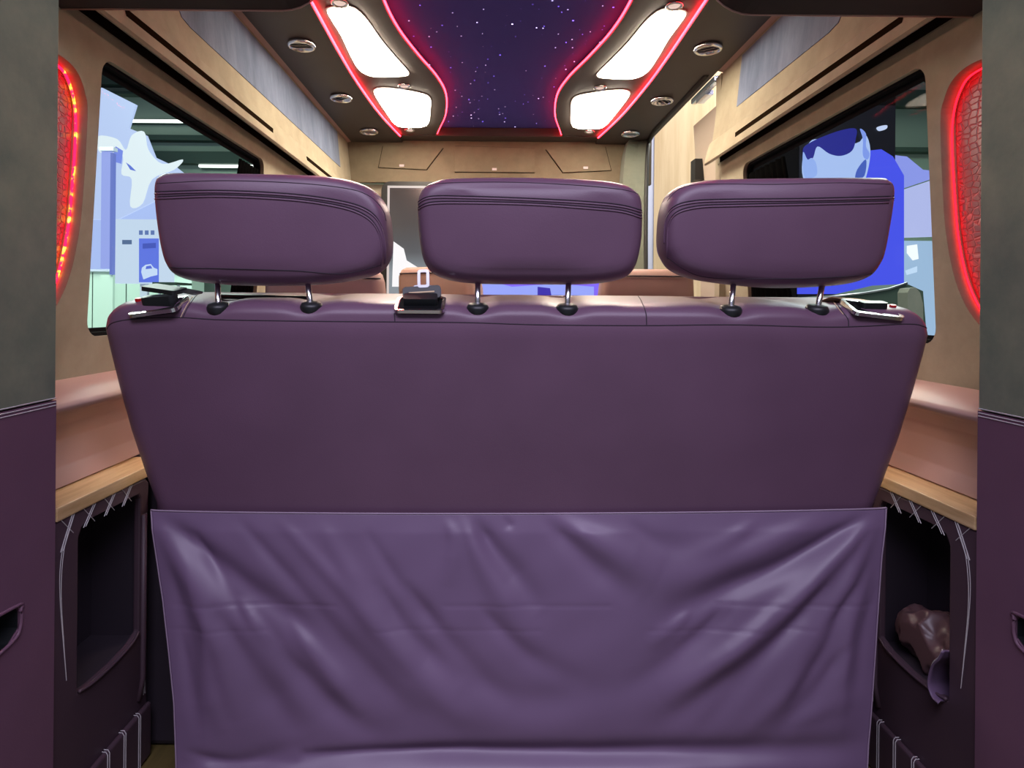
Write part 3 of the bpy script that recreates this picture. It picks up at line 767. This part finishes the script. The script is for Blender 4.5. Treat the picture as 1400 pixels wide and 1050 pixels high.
# belt retractor bezels on the bench top -----------------------------------------------------------------
def rr_frame(bm, c, wx_, wy, h, r, thick, mtx):
    o_ = [Vector((x, y, 0)) for x, y in rrect(-wx_/2, wx_/2, -wy/2, wy/2, r)]
    i_ = [Vector((x, y, 0)) for x, y in rrect(-wx_/2+thick, wx_/2-thick, -wy/2+thick, wy/2-thick, max(.002, r-thick))]
    n0 = len(bm.verts); prism(bm, o_, (0, 0, h), [i_]); bm.verts.ensure_lookup_table()
    bmesh.ops.transform(bm, matrix=mtx, verts=bm.verts[n0:])
def slab(bm, wx_, wy, z0, z1, r, mtx):
    n0 = len(bm.verts); prism(bm, [Vector((x, y, z0)) for x, y in rrect(-wx_/2, wx_/2, -wy/2, wy/2, r)], (0, 0, z1-z0)); bm.verts.ensure_lookup_table()
    bmesh.ops.transform(bm, matrix=mtx, verts=bm.verts[n0:])
def T(c, tx=0, rz=0, ry=0): return Matrix.Translation(c) @ Matrix.Rotation(R(rz), 4, 'Z') @ Matrix.Rotation(R(ry), 4, 'Y') @ Matrix.Rotation(R(tx), 4, 'X')
# middle
c, _ = hit(574, 421); c = c + Vector((0, .012, 0))
mb = T(c + Vector((0, 0, .003)), 24)
bm = bmesh.new(); rr_frame(bm, c, .088, .062, .006, .010, .006, mb); bz = obj('belt_outlet', bm, 'chrome', bench, label='chrome belt outlet frame')
bm = bmesh.new(); slab(bm, .074, .048, -.004, .0045, .006, mb); obj('throat', bm, 'matte_black', bz)
bm = bmesh.new(); slab(bm, .060, .022, .0, .022, .006, T(c + Vector((0, .004, .002)), 30)); weighted(obj('guide_block', bm, 'black', bz), .003)
bm = bmesh.new(); q = c + Vector((.001, .012, .026)); slab(bm, .068, .024, -.006, .006, .006, T(q, 72, 0, -4)); tg = weighted(obj('belt_tongue', bm, 'black', bench, label='black and steel belt tongue'), .002)
bm = bmesh.new(); slab(bm, .046, .0025, .006, .0072, .001, T(q, 72, 0, -4)); obj('slit', bm, 'belt', tg)
bm = bmesh.new(); q2 = q + Vector((.002, .004, .026)); rr_frame(bm, q2, .021, .034, .003, .005, .005, T(q2, 74, 0, -3)); slab(bm, .034, .010, 0, .003, .003, T(q2 + Vector((0, -.003, -.017)), 74)); obj('latch_plate', bm, 'steel', tg)
# left
c, _ = hit(214, 423); c = c + Vector((.0, .012, .002)); ml_ = T(c, 24, -3, -8)
bm = bmesh.new(); rr_frame(bm, c, .088, .060, .007, .010, .007, ml_); bz = obj('belt_outlet', bm, 'chrome', bench, label='chrome belt outlet frame')
bm = bmesh.new(); slab(bm, .072, .046, -.004, .003, .006, ml_); obj('throat', bm, 'matte_black', bz)
bm = bmesh.new(); slab(bm, .060, .024, .0, .020, .008, T(c + Vector((0, .004, .003)), 14, -3, -4)); weighted(obj('guide_block', bm, 'black', bz), .004)
bm = bmesh.new(); slab(bm, .010, .010, .0, .010, .003, T(c + Vector((-.043, .01, .008)), 14)); obj('red_block', bm, 'outlet_red', bz)  # small red block at the outer end of the outlet
q = c + Vector((.0, .014, .034)); bm = bmesh.new(); slab(bm, .066, .040, -.004, .004, .006, T(q, 10, -8, 7)); tg = weighted(obj('belt_tongue', bm, 'black', bench, label='black and steel belt tongue'), .002)
bm = bmesh.new(); slab(bm, .035, .026, -.0015, .0015, .004, T(q + Vector((.045, .004, -.004)), 10, -8, 10)); obj('latch_plate', bm, 'steel', tg)
# right
c, _ = hit(1196, 427); c = c + Vector((0, .012, .002)); mr_ = T(c, 26, 3, 6)
bm = bmesh.new(); rr_frame(bm, c, .092, .058, .007, .010, .007, mr_); bz = obj('belt_outlet', bm, 'chrome', bench, label='chrome belt outlet frame')
bm = bmesh.new(); slab(bm, .076, .044, -.004, .003, .006, mr_); obj('throat', bm, 'matte_black', bz)
bm = bmesh.new(); slab(bm, .046, .020, .0, .014, .006, T(c + Vector((.006, .006, .003)), 14)); weighted(obj('guide_block', bm, 'black', bz), .004)
bm = bmesh.new(); slab(bm, .010, .010, .0, .008, .003, T(c + Vector((.046, .012, .004)), 14)); obj('red_block', bm, 'outlet_red', bz)
bm = bmesh.new()
wa = [c + Vector((.004, .010, .008)), c + Vector((-.004, .030, .022)), c + Vector((-.016, .055, .026)), c + Vector((-.02, .085, .020)), c + Vector((-.02, .105, -.05))]
A = [bm.verts.new(p + Vector((-.024, 0, 0))) for p in wa]; B = [bm.verts.new(p + Vector((.024, 0, -.003))) for p in wa]
for i in range(4): bm.faces.new((A[i], A[i+1], B[i+1], B[i]))
o = obj('belt_webbing', bm, 'belt', bench, True, label='tan belt webbing'); o.modifiers.new('t', 'SOLIDIFY').thickness = .0015

# ================================================================== FRONT SEATS AND TELEVISION
def captain(x, y, ztop, w, rz, lab):
    t = thing('captain_chair', lab, 'chair', (x, y, 0), 'brown leather seats ahead of the bench')
    mt = Matrix.Translation((x, y, 0)) @ Matrix.Rotation(R(rz), 4, 'Z')
    def rr(zs_, hw, y0, y1, r=.035): return [[mt @ Vector((a, b, z)) for a, b in rrect(-hw+d, hw-d, y0+d+dy, y1-d+dy, r)] for z, d, dy in zs_]
    h = ztop
    bm = loft(bmesh.new(), rr([(.42, 0, .10), (.6, 0, .06), (h-.10, 0, .01), (h-.04, .004, 0), (h-.012, .012, 0), (h, .028, 0)], w/2, 0, .12))
    obj('backrest', bm, 'tan_leather', t, True)
    bm = tube(bmesh.new(), [mt @ Vector((a*.96, b, h-.028)) for a, b in rrect(-w/2+.004, w/2-.004, .002, .118, .035)], .003, 6, True)
    obj('piping', bm, 'seam', t, True)
    obj('seat_cushion', loft(bmesh.new(), rr([(.30, .01, .14), (.33, 0, .14), (.44, 0, .14), (.46, .03, .14)], w/2, 0, .46)), 'tan_leather', t, True)
    obj('pedestal', loft(bmesh.new(), rr([(0, 0, .2), (.03, .0, .2), (.05, .06, .2), (.30, .06, .2)], .2, 0, .36)), 'black', t, True)
    for sx in (-1, 1):
        bm = loft(bmesh.new(), [[mt @ Vector((sx*(w/2+.035)+a, .15+b, z)) for a, b in rrect(-.03, .03, 0, .32, .02)] for z in (.62, .63, .67, .68)])
        obj('armrest', bm, 'tan_leather', t, True)
captain(-.60, 2.05, 1.045, .40, 0, 'brown leather seat top nearest behind the left headrest')
captain(-.30, 2.72, 1.10, .40, -28, 'angled brown leather seat between the left and middle headrests')
captain(.56, 2.35, 1.075, .36, 0, 'brown leather seat top between the middle and right headrests')
tl = at(530, 254, 3.49); brr = at(842, 420, 3.49)
x0, x1, z1, z0 = tl.x, brr.x, tl.z, .62
t = thing('television', 'large dark screen with black surround and pale edge on the cab partition', 'screen', ((x0+x1)/2, 3.49, z0))
poly = [(x, 3.49, z) for x, z in rrect(x0-.035, x1+.035, z0-.03, z1+.025, .05)]
obj('surround', prism(bmesh.new(), poly, (0, .062, 0)), 'black', t)
inn = [(x0, z0), (x1, z0), (x1, z1), (x0, z1)]; in2 = [(x0+.012, z0+.012), (x1-.012, z0+.012), (x1-.012, z1-.012), (x0+.012, z1-.012)]
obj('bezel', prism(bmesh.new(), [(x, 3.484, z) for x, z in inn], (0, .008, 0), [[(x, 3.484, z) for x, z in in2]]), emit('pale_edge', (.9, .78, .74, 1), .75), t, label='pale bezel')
m, nt, b, o = nodes('screen_picture'); tc = nt.nodes.new('ShaderNodeTexCoord'); sx = nt.nodes.new('ShaderNodeSeparateXYZ'); nt.links.new(tc.outputs['Object'], sx.inputs[0])
mr = nt.nodes.new('ShaderNodeMapRange'); mr.inputs[1].default_value = 0; mr.inputs[2].default_value = z1-z0; nt.links.new(sx.outputs[2], mr.inputs[0])
cc = ramp(nt, mr.outputs[0], [(.50, srgb(150, 160, 168)), (.62, srgb(92, 96, 102)), (.78, srgb(78, 74, 76)), (1, srgb(74, 62, 60))])
setp(b, Base_Color=(.02, .02, .02, 1), Roughness=.15, Emission_Strength=.8); nt.links.new(cc, b.inputs['Emission Color'])
obj('screen', bx(x0+.01, x1-.01, 3.488, 3.4895, z0+.01, z1-.01), m, t, label='dark picture fading to grey')
def picture(parent, name, px_pts, Y, c, s_, th=.0015, smooth=False):
    if smooth: px_pts = [(p.x, p.y) for p in catmull([(x, y, 0) for x, y in px_pts], 4, True)]
    pts = [at(x, y, Y) for x, y in px_pts]
    mm = emit(name, c, s_)
    return obj('picture_shape', prism(bmesh.new(), pts, (0, th, 0)), mm, parent)
picture(t, 'violet_picture', [(583, 368), (740, 372), (840, 372), (840, 412), (583, 412)], 3.4865, srgb(130, 105, 248), 1.0)
picture(t, 'pale_blue_picture', [(606, 384), (650, 380), (700, 392), (760, 388), (812, 392), (812, 410), (606, 410)], 3.4845, srgb(150, 165, 250), 1.0)
picture(t, 'white_picture', [(538, 330), (552, 340), (556, 356), (572, 366), (574, 392), (536, 392)], 3.4845, srgb(250, 248, 250), 1.0)
picture(t, 'dark_blue_picture', [(735, 392), (752, 394), (755, 410), (735, 410)], 3.4825, srgb(60, 50, 190), .8)

# ================================================================== SHOWROOM OUTSIDE
GZ = -.55
M['hall_floor'] = plain('hall_floor', srgb(150, 156, 150), .3)
M['hall_wall'] = plain('hall_wall', srgb(128, 150, 132), .8)
M['hall_dark'] = plain('hall_beam', srgb(44, 66, 54), .8)
M['counter'] = plain('pale_green_counter', srgb(214, 240, 222), .6)
M['board'] = plain('white_board', srgb(215, 222, 240), .6)
bm = bmesh.new(); box(bm, -14, 14, -6, 16, GZ-.05, GZ); struct(obj('floor_1', bm, 'hall_floor'))
wh = struct(obj('wall_back', bx(-14, 14, 12, 12.2, GZ, 7), 'hall_wall'))
def X_at(px, Y): return (px-VX)*Y/F + CX
def Z_at(py, Y): return CZ + (VY-py)*Y/F
for k, (ya, yb) in enumerate(((96, 118), (127, 131), (186, 193), (208, 224))):
    struct(obj('trim_%d' % (9+k), bx(-13, -2, 11.8, 11.995, Z_at(yb+4, 11.9), Z_at(ya+4, 11.9)), 'hall_dark'))
for k, (ya, yb) in enumerate(((128, 150), (206, 212))):
    struct(obj('trim_%d' % (13+k), bx(3, 13, 11.8, 11.995, Z_at(yb-8, 11.9), Z_at(ya-8, 11.9)), 'hall_dark'))
M['tube'] = emit('fluorescent', (.95, 1, .97, 1), 3.0)
for px0, px1, py, Y, lab in ((110, 270, 169, 11.86, 'long bright strip light seen high through the left side window'), (270, 345, 230, 11.86, 'distant bright strip light low in the left side window'), (150, 245, 257, 11.86, 'faint lowest strip light seen through the left side window')):
    t = thing('strip_light', lab, 'light', (X_at((px0+px1)/2, Y), Y, Z_at(py, Y)), 'strip lights of the hall')
    z = Z_at(py, Y)
    obj('tube', bx(X_at(px0, Y), X_at(px1, Y), Y, Y+.06, z-.022, z+.022), 'tube', t); obj('housing', bx(X_at(px0, Y), X_at(px1, Y), Y+.061, 11.998, z-.035, z+.035), 'hall_dark', t)
# pale blue LED wall at the left
Y = 10.5
t = thing('video_wall', 'pale blue video wall below the swirling reflection outside the left window', 'screen', (X_at(180, Y), Y, GZ))
obj('cabinet', bx(X_at(60, Y), X_at(268, Y), Y, Y+.2, GZ, Z_at(262, Y)), 'board', t)
obj('screen', bx(X_at(62, Y), X_at(266, Y), Y-.01, Y-.001, Z_at(400, Y), Z_at(264, Y)), emit('pale_blue_screen', srgb(176, 196, 250), 1.0), t, label='pale blue screen')
def pic(parent, pts, Y, c, s_=1.0, sm=False): return picture(parent, 'picture', pts, Y, c, s_, .004, sm)
t2 = thing('screen_reflection', 'pale blue screen reflection with white bird like swirl above the display boards', 'screen', (X_at(170, 10.2), 10.2, Z_at(265, 10.2)))  # window reflection of a screen, modelled as a glowing panel outside
refl = [(100, 115), (140, 120), (186, 143), (176, 175), (200, 185), (212, 215), (240, 228), (255, 240), (225, 268), (160, 300), (110, 300)]
obj('screen', prism(bmesh.new(), [at(x, y, 10.2) for x, y in refl], (0, .05, 0)), emit('reflection_blue', srgb(190, 208, 250), 1.0), t2, label='pale blue reflected screen')
pic(t2, [(134, 186), (160, 190), (172, 205), (180, 185), (197, 180), (203, 205), (222, 224), (250, 218), (238, 232), (208, 245), (195, 278), (178, 282), (180, 245), (166, 238), (168, 214), (150, 214), (134, 205)], 10.18, srgb(232, 244, 252), 1.0, True)
pic(t2, [(172, 222), (178, 226), (186, 234), (178, 232)], 10.16, srgb(96, 120, 220))
pic(t2, [(158, 200), (168, 206), (166, 224), (152, 220)], 10.16, srgb(120, 140, 235))
# display column and board
Y = 8.6
t = thing('display_column', 'tall lavender blue display column at the left edge of the left window', 'display', (X_at(142, Y), Y, GZ))
obj('body', bx(X_at(137, Y), X_at(150, Y), Y, Y+.05, Z_at(372, Y), Z_at(212, Y)), emit('column_blue', srgb(160, 174, 246), .95), t)
obj('edge_post', bx(X_at(150.5, Y), X_at(154, Y), Y-.02, Y+.05, Z_at(380, Y), Z_at(214, Y)), emit('column_edge', srgb(120, 138, 226), .8), t)
obj('cap', bx(X_at(136, Y), X_at(155, Y), Y-.03, Y+.07, Z_at(211, Y), Z_at(206, Y)), 'board', t)
obj('foot', bx(X_at(137, Y), X_at(154, Y), Y+.0, Y+.05, GZ, Z_at(380.5, Y)), 'counter', t)
t = thing('low_counter', 'pale green low counter along the bottom of the left window', 'counter', (X_at(150, 9.2), 9.2, GZ))
obj('front', bx(X_at(40, 9.2), X_at(262, 9.2), 9.2, 9.6, GZ, Z_at(376, 9.2)), 'counter', t)
obj('worktop', bx(X_at(38, 9.2), X_at(264, 9.2), 9.17, 9.63, Z_at(376, 9.2)+.001, Z_at(373, 9.2)+.001), 'board', t)
for k in (126, 153, 172): obj('joint', bx(X_at(k, 9.2), X_at(k+1, 9.2), 9.195, 9.1999, GZ, Z_at(377, 9.2)), 'hall_dark', t)
Y = 8.2
t = thing('display_board', 'white display board with blue car poster seen under the left headrest', 'board', (X_at(195, Y), Y, GZ))
obj('panel', bx(X_at(157, Y), X_at(234, Y), Y, Y+.08, Z_at(392, Y), Z_at(304, Y)), emit('board_glow', srgb(208, 226, 250), .95), t)
obj('foot', bx(X_at(157, Y), X_at(234, Y), Y-.2, Y+.3, GZ, GZ+.06), 'board', t)
obj('foot_post', bx(X_at(190, Y), X_at(200, Y), Y+.02, Y+.07, GZ+.06, Z_at(392, Y)), 'board', t)
ps = pic(t, [(190, 326), (217, 326), (217, 386), (190, 386)], Y-.01, srgb(98, 120, 232)); ps.name = 'poster'
pic(t, [(193, 372), (194, 366), (199, 362), (206, 361), (210, 366), (215, 368), (215, 376), (206, 378), (196, 382)], Y-.02, srgb(205, 224, 255))
pic(t, [(200, 364), (206, 363), (208, 367), (199, 368)], Y-.03, srgb(90, 110, 220))
pic(t, [(195, 333), (213, 332), (213, 339), (195, 340)], Y-.02, srgb(70, 88, 190))
pic(t, [(167, 328), (180, 328), (180, 334), (167, 334)], Y-.01, srgb(86, 110, 150))
for k in range(3): pic(t, [(190+8*k, 315), (195+8*k, 315), (195+8*k, 321), (190+8*k, 321)], Y-.01, srgb(96, 120, 180))
t = thing('side_table', 'small dark topped table beside the display board', 'table', (X_at(232, 7.6), 7.6, GZ))
obj('table_top', bx(X_at(214, 7.6), X_at(246, 7.6), 7.5, 7.9, Z_at(393, 7.6), Z_at(390, 7.6)), 'hall_dark', t)
for k in (216, 242): obj('leg', bx(X_at(k, 7.6), X_at(k+2, 7.6), 7.6, 7.63, GZ, Z_at(393, 7.6)), 'board', t)
t = thing('potted_plant', 'green leafy potted plant outside below the left headrest', 'plant', (X_at(258, 7.2), 7.2, GZ))
M['leaf'] = plain('leaf', srgb(44, 120, 48), .6)
pcx = X_at(258, 7.2)
obj('pot', lathe(bmesh.new(), [(.09, 0), (.13, .3), (.12, .3), (.11, .26), (0, .26)], (pcx, 7.2, GZ)), 'board', t, True)
obj('stem', tube(bmesh.new(), [(pcx, 7.2, GZ+.26), (pcx, 7.2, GZ+1.5)], .012), 'leaf', t, True)
bm = bmesh.new()
for k in range(140):
    a = random.uniform(0, 6.28); e = random.uniform(.1, 1.2); p = Vector((pcx, 7.2, GZ + random.uniform(.9, 1.55)))
    d = Vector((math.cos(a)*math.cos(e), math.sin(a)*math.cos(e), math.sin(e)*.6)); sd = d.cross(Vector((0, 0, 1))).normalized()*.03
    L = random.uniform(.14, .28)
    bm.faces.new([bm.verts.new(q) for q in (p, p + d*L*.5 + sd, p + d*L, p + d*L*.5 - sd)])
obj('foliage', bm, 'leaf', t)
# right side: blue video screen with a portrait, black surround
Y = 6.0
t = thing('video_screen', 'large blue video screen showing a person in a blue top outside the right window', 'screen', (X_at(1140, Y), Y, GZ))
obj('cabinet', bx(X_at(1000, Y), X_at(1222, Y), Y, Y+.15, GZ, Z_at(120, Y)), 'matte_black', t)
scr = obj('screen', bx(X_at(1090, Y), X_at(1221, Y), Y-.012, Y-.001, GZ+.1, Z_at(140, Y)), emit('screen_black', srgb(6, 8, 18), 1), t)
def sp(pts, c, k): return pic(scr, pts, Y-.014-.006*k, c, 1.0, k in (2, 3, 4, 5))
sp([(1090, 402), (1090, 300), (1120, 262), (1170, 225), (1187, 206), (1205, 204), (1221, 214), (1236, 240), (1236, 402)], srgb(72, 84, 240), 1)
sp([(1098, 242), (1098, 215), (1106, 196), (1120, 190), (1170, 196), (1183, 184), (1190, 205), (1186, 235), (1178, 250), (1150, 262), (1112, 262)], srgb(172, 196, 248), 2)
sp([(1098, 204), (1106, 196), (1122, 188), (1150, 178), (1170, 176), (1170, 190), (1165, 206), (1150, 213), (1134, 210), (1118, 200), (1112, 215), (1106, 222), (1100, 222)], srgb(34, 38, 140), 3)
sp([(1098, 208), (1104, 218), (1110, 216), (1116, 224), (1116, 240), (1100, 242)], srgb(150, 178, 245), 4)
sp([(1176, 176), (1184, 183), (1184, 200), (1189, 210), (1186, 218), (1180, 212), (1180, 190)], srgb(130, 156, 240), 4)
sp([(1172, 232), (1184, 218), (1182, 240), (1170, 246)], srgb(70, 96, 190), 5)
sp([(1199, 174), (1212, 171), (1212, 176), (1202, 179)], srgb(200, 214, 250), 2)
Y = 7.0
t = thing('light_box', 'pale lavender angled light box at the far right in the right window', 'display', (X_at(1250, Y), Y, GZ))
obj('face', prism(bmesh.new(), [at(x, y, Y) for x, y in ((1228, 262), (1300, 238), (1300, 322), (1236, 324))], (0, .1, 0)), emit('lavender_box', srgb(186, 194, 246), .95), t)
obj('header', prism(bmesh.new(), [at(x, y, Y) for x, y in ((1222, 212), (1240, 214), (1262, 232), (1300, 236), (1228, 260))], (0, .1, 0)), emit('blue_header', srgb(150, 162, 250), .9), t)
obj('base', bx(X_at(1226, Y), X_at(1300, Y), Y+.01, Y+.12, GZ, Z_at(324, Y)), emit('pale_base', srgb(172, 204, 240), .85), t)
pic(t, [(1240, 336), (1254, 334), (1256, 354), (1248, 356), (1240, 346)], Y-.01, srgb(245, 250, 255), 1.1)
pic(t, [(1238, 370), (1254, 364), (1254, 372), (1240, 376)], Y-.01, srgb(200, 225, 255), 1.0)
Y = 4.4
t = thing('display_plinth', 'low dark plinth with rounded grey post outside under the right headrest', 'plinth', (X_at(1215, Y), Y, GZ))
bm = prism(bmesh.new(), [at(x, y, Y) for x, y in ((1100, 408), (1180, 402), (1240, 388), (1262, 398), (1268, 470), (1100, 470))], (0, .4, 0)); obj('body', bm, 'hall_dark', t)
obj('top_edge', tube(bmesh.new(), [at(x, y, Y-.01) for x, y in ((1120, 407), (1180, 401), (1215, 395), (1240, 387))], .008), 'steel', t, True)
obj('support', bx(X_at(1110, Y), X_at(1255, Y), Y+.05, Y+.35, GZ, Z_at(470, Y)), 'hall_dark', t)
Y = 4.0
t = thing('bollard', 'short rounded grey post standing outside the right window', 'post', (X_at(1247, Y), Y, GZ))
obj('post', prism(bmesh.new(), [at(x, y, Y) for x, y in ((1242, 460), (1241, 400), (1244, 394), (1252, 393), (1258, 400), (1262, 415), (1263, 460))], (0, .1, 0)), 'pillar', t)
obj('shaft', bx(X_at(1242, Y), X_at(1262, Y), Y+.01, Y+.09, GZ, Z_at(459, Y)), 'pillar', t)
# pale oak partition outside the open side door
wp = struct(obj('wall_oak', bx(X_at(893, 4.6), X_at(1003, 4.6), 4.6, 4.75, GZ, 3.2), 'wood_panel'))
struct(obj('trim_8', bx(X_at(880, 4.7), X_at(893, 4.7)-.005, 4.61, 4.75, GZ, 3.2), 'board'))

# ================================================================== LIGHT
def area(name, loc, rot, size, sy, energy, c):
    l = bpy.data.lights.new(name, 'AREA'); l.shape = 'RECTANGLE'; l.size = size; l.size_y = sy; l.energy = energy; l.color = c
    o = bpy.data.objects.new(name, l); col.objects.link(o); o.location = loc; o.rotation_euler = [R(a) for a in rot]; return o
area('hall_luminaire_rear', (0, -1.5, 3.9), (38, 0, 0), 4.5, 1.2, 185, (.80, .76, 1.0))
area('hall_fill_left', (-5.5, 6.5, 5.5), (-10, 0, 0), 4, 4, 700, (.85, 1, .92))  # unseen area light added to brighten the hall on the left
area('hall_fill_right', (5.5, 7.5, 5.5), (-10, 0, 0), 4, 4, 500, (.85, 1, .92))  # added light out of view, lifts the hall on the right
area('side_fill', (2.4, 3.2, 3.6), (0, 0, 0), 1.5, 2, 130, (1, .93, .82))  # unseen light added to brighten the oak partition by the side door
w = bpy.data.worlds.new('world'); sc.world = w; w.use_nodes = True
w.node_tree.nodes['Background'].inputs[0].default_value = (.42, .42, .58, 1); w.node_tree.nodes['Background'].inputs[1].default_value = .30
vs = sc.view_settings; sc.display_settings.display_device = 'sRGB'
vs.view_transform = 'Standard'; vs.look = 'None'; vs.exposure = 0; vs.gamma = 1; vs.use_curve_mapping = False
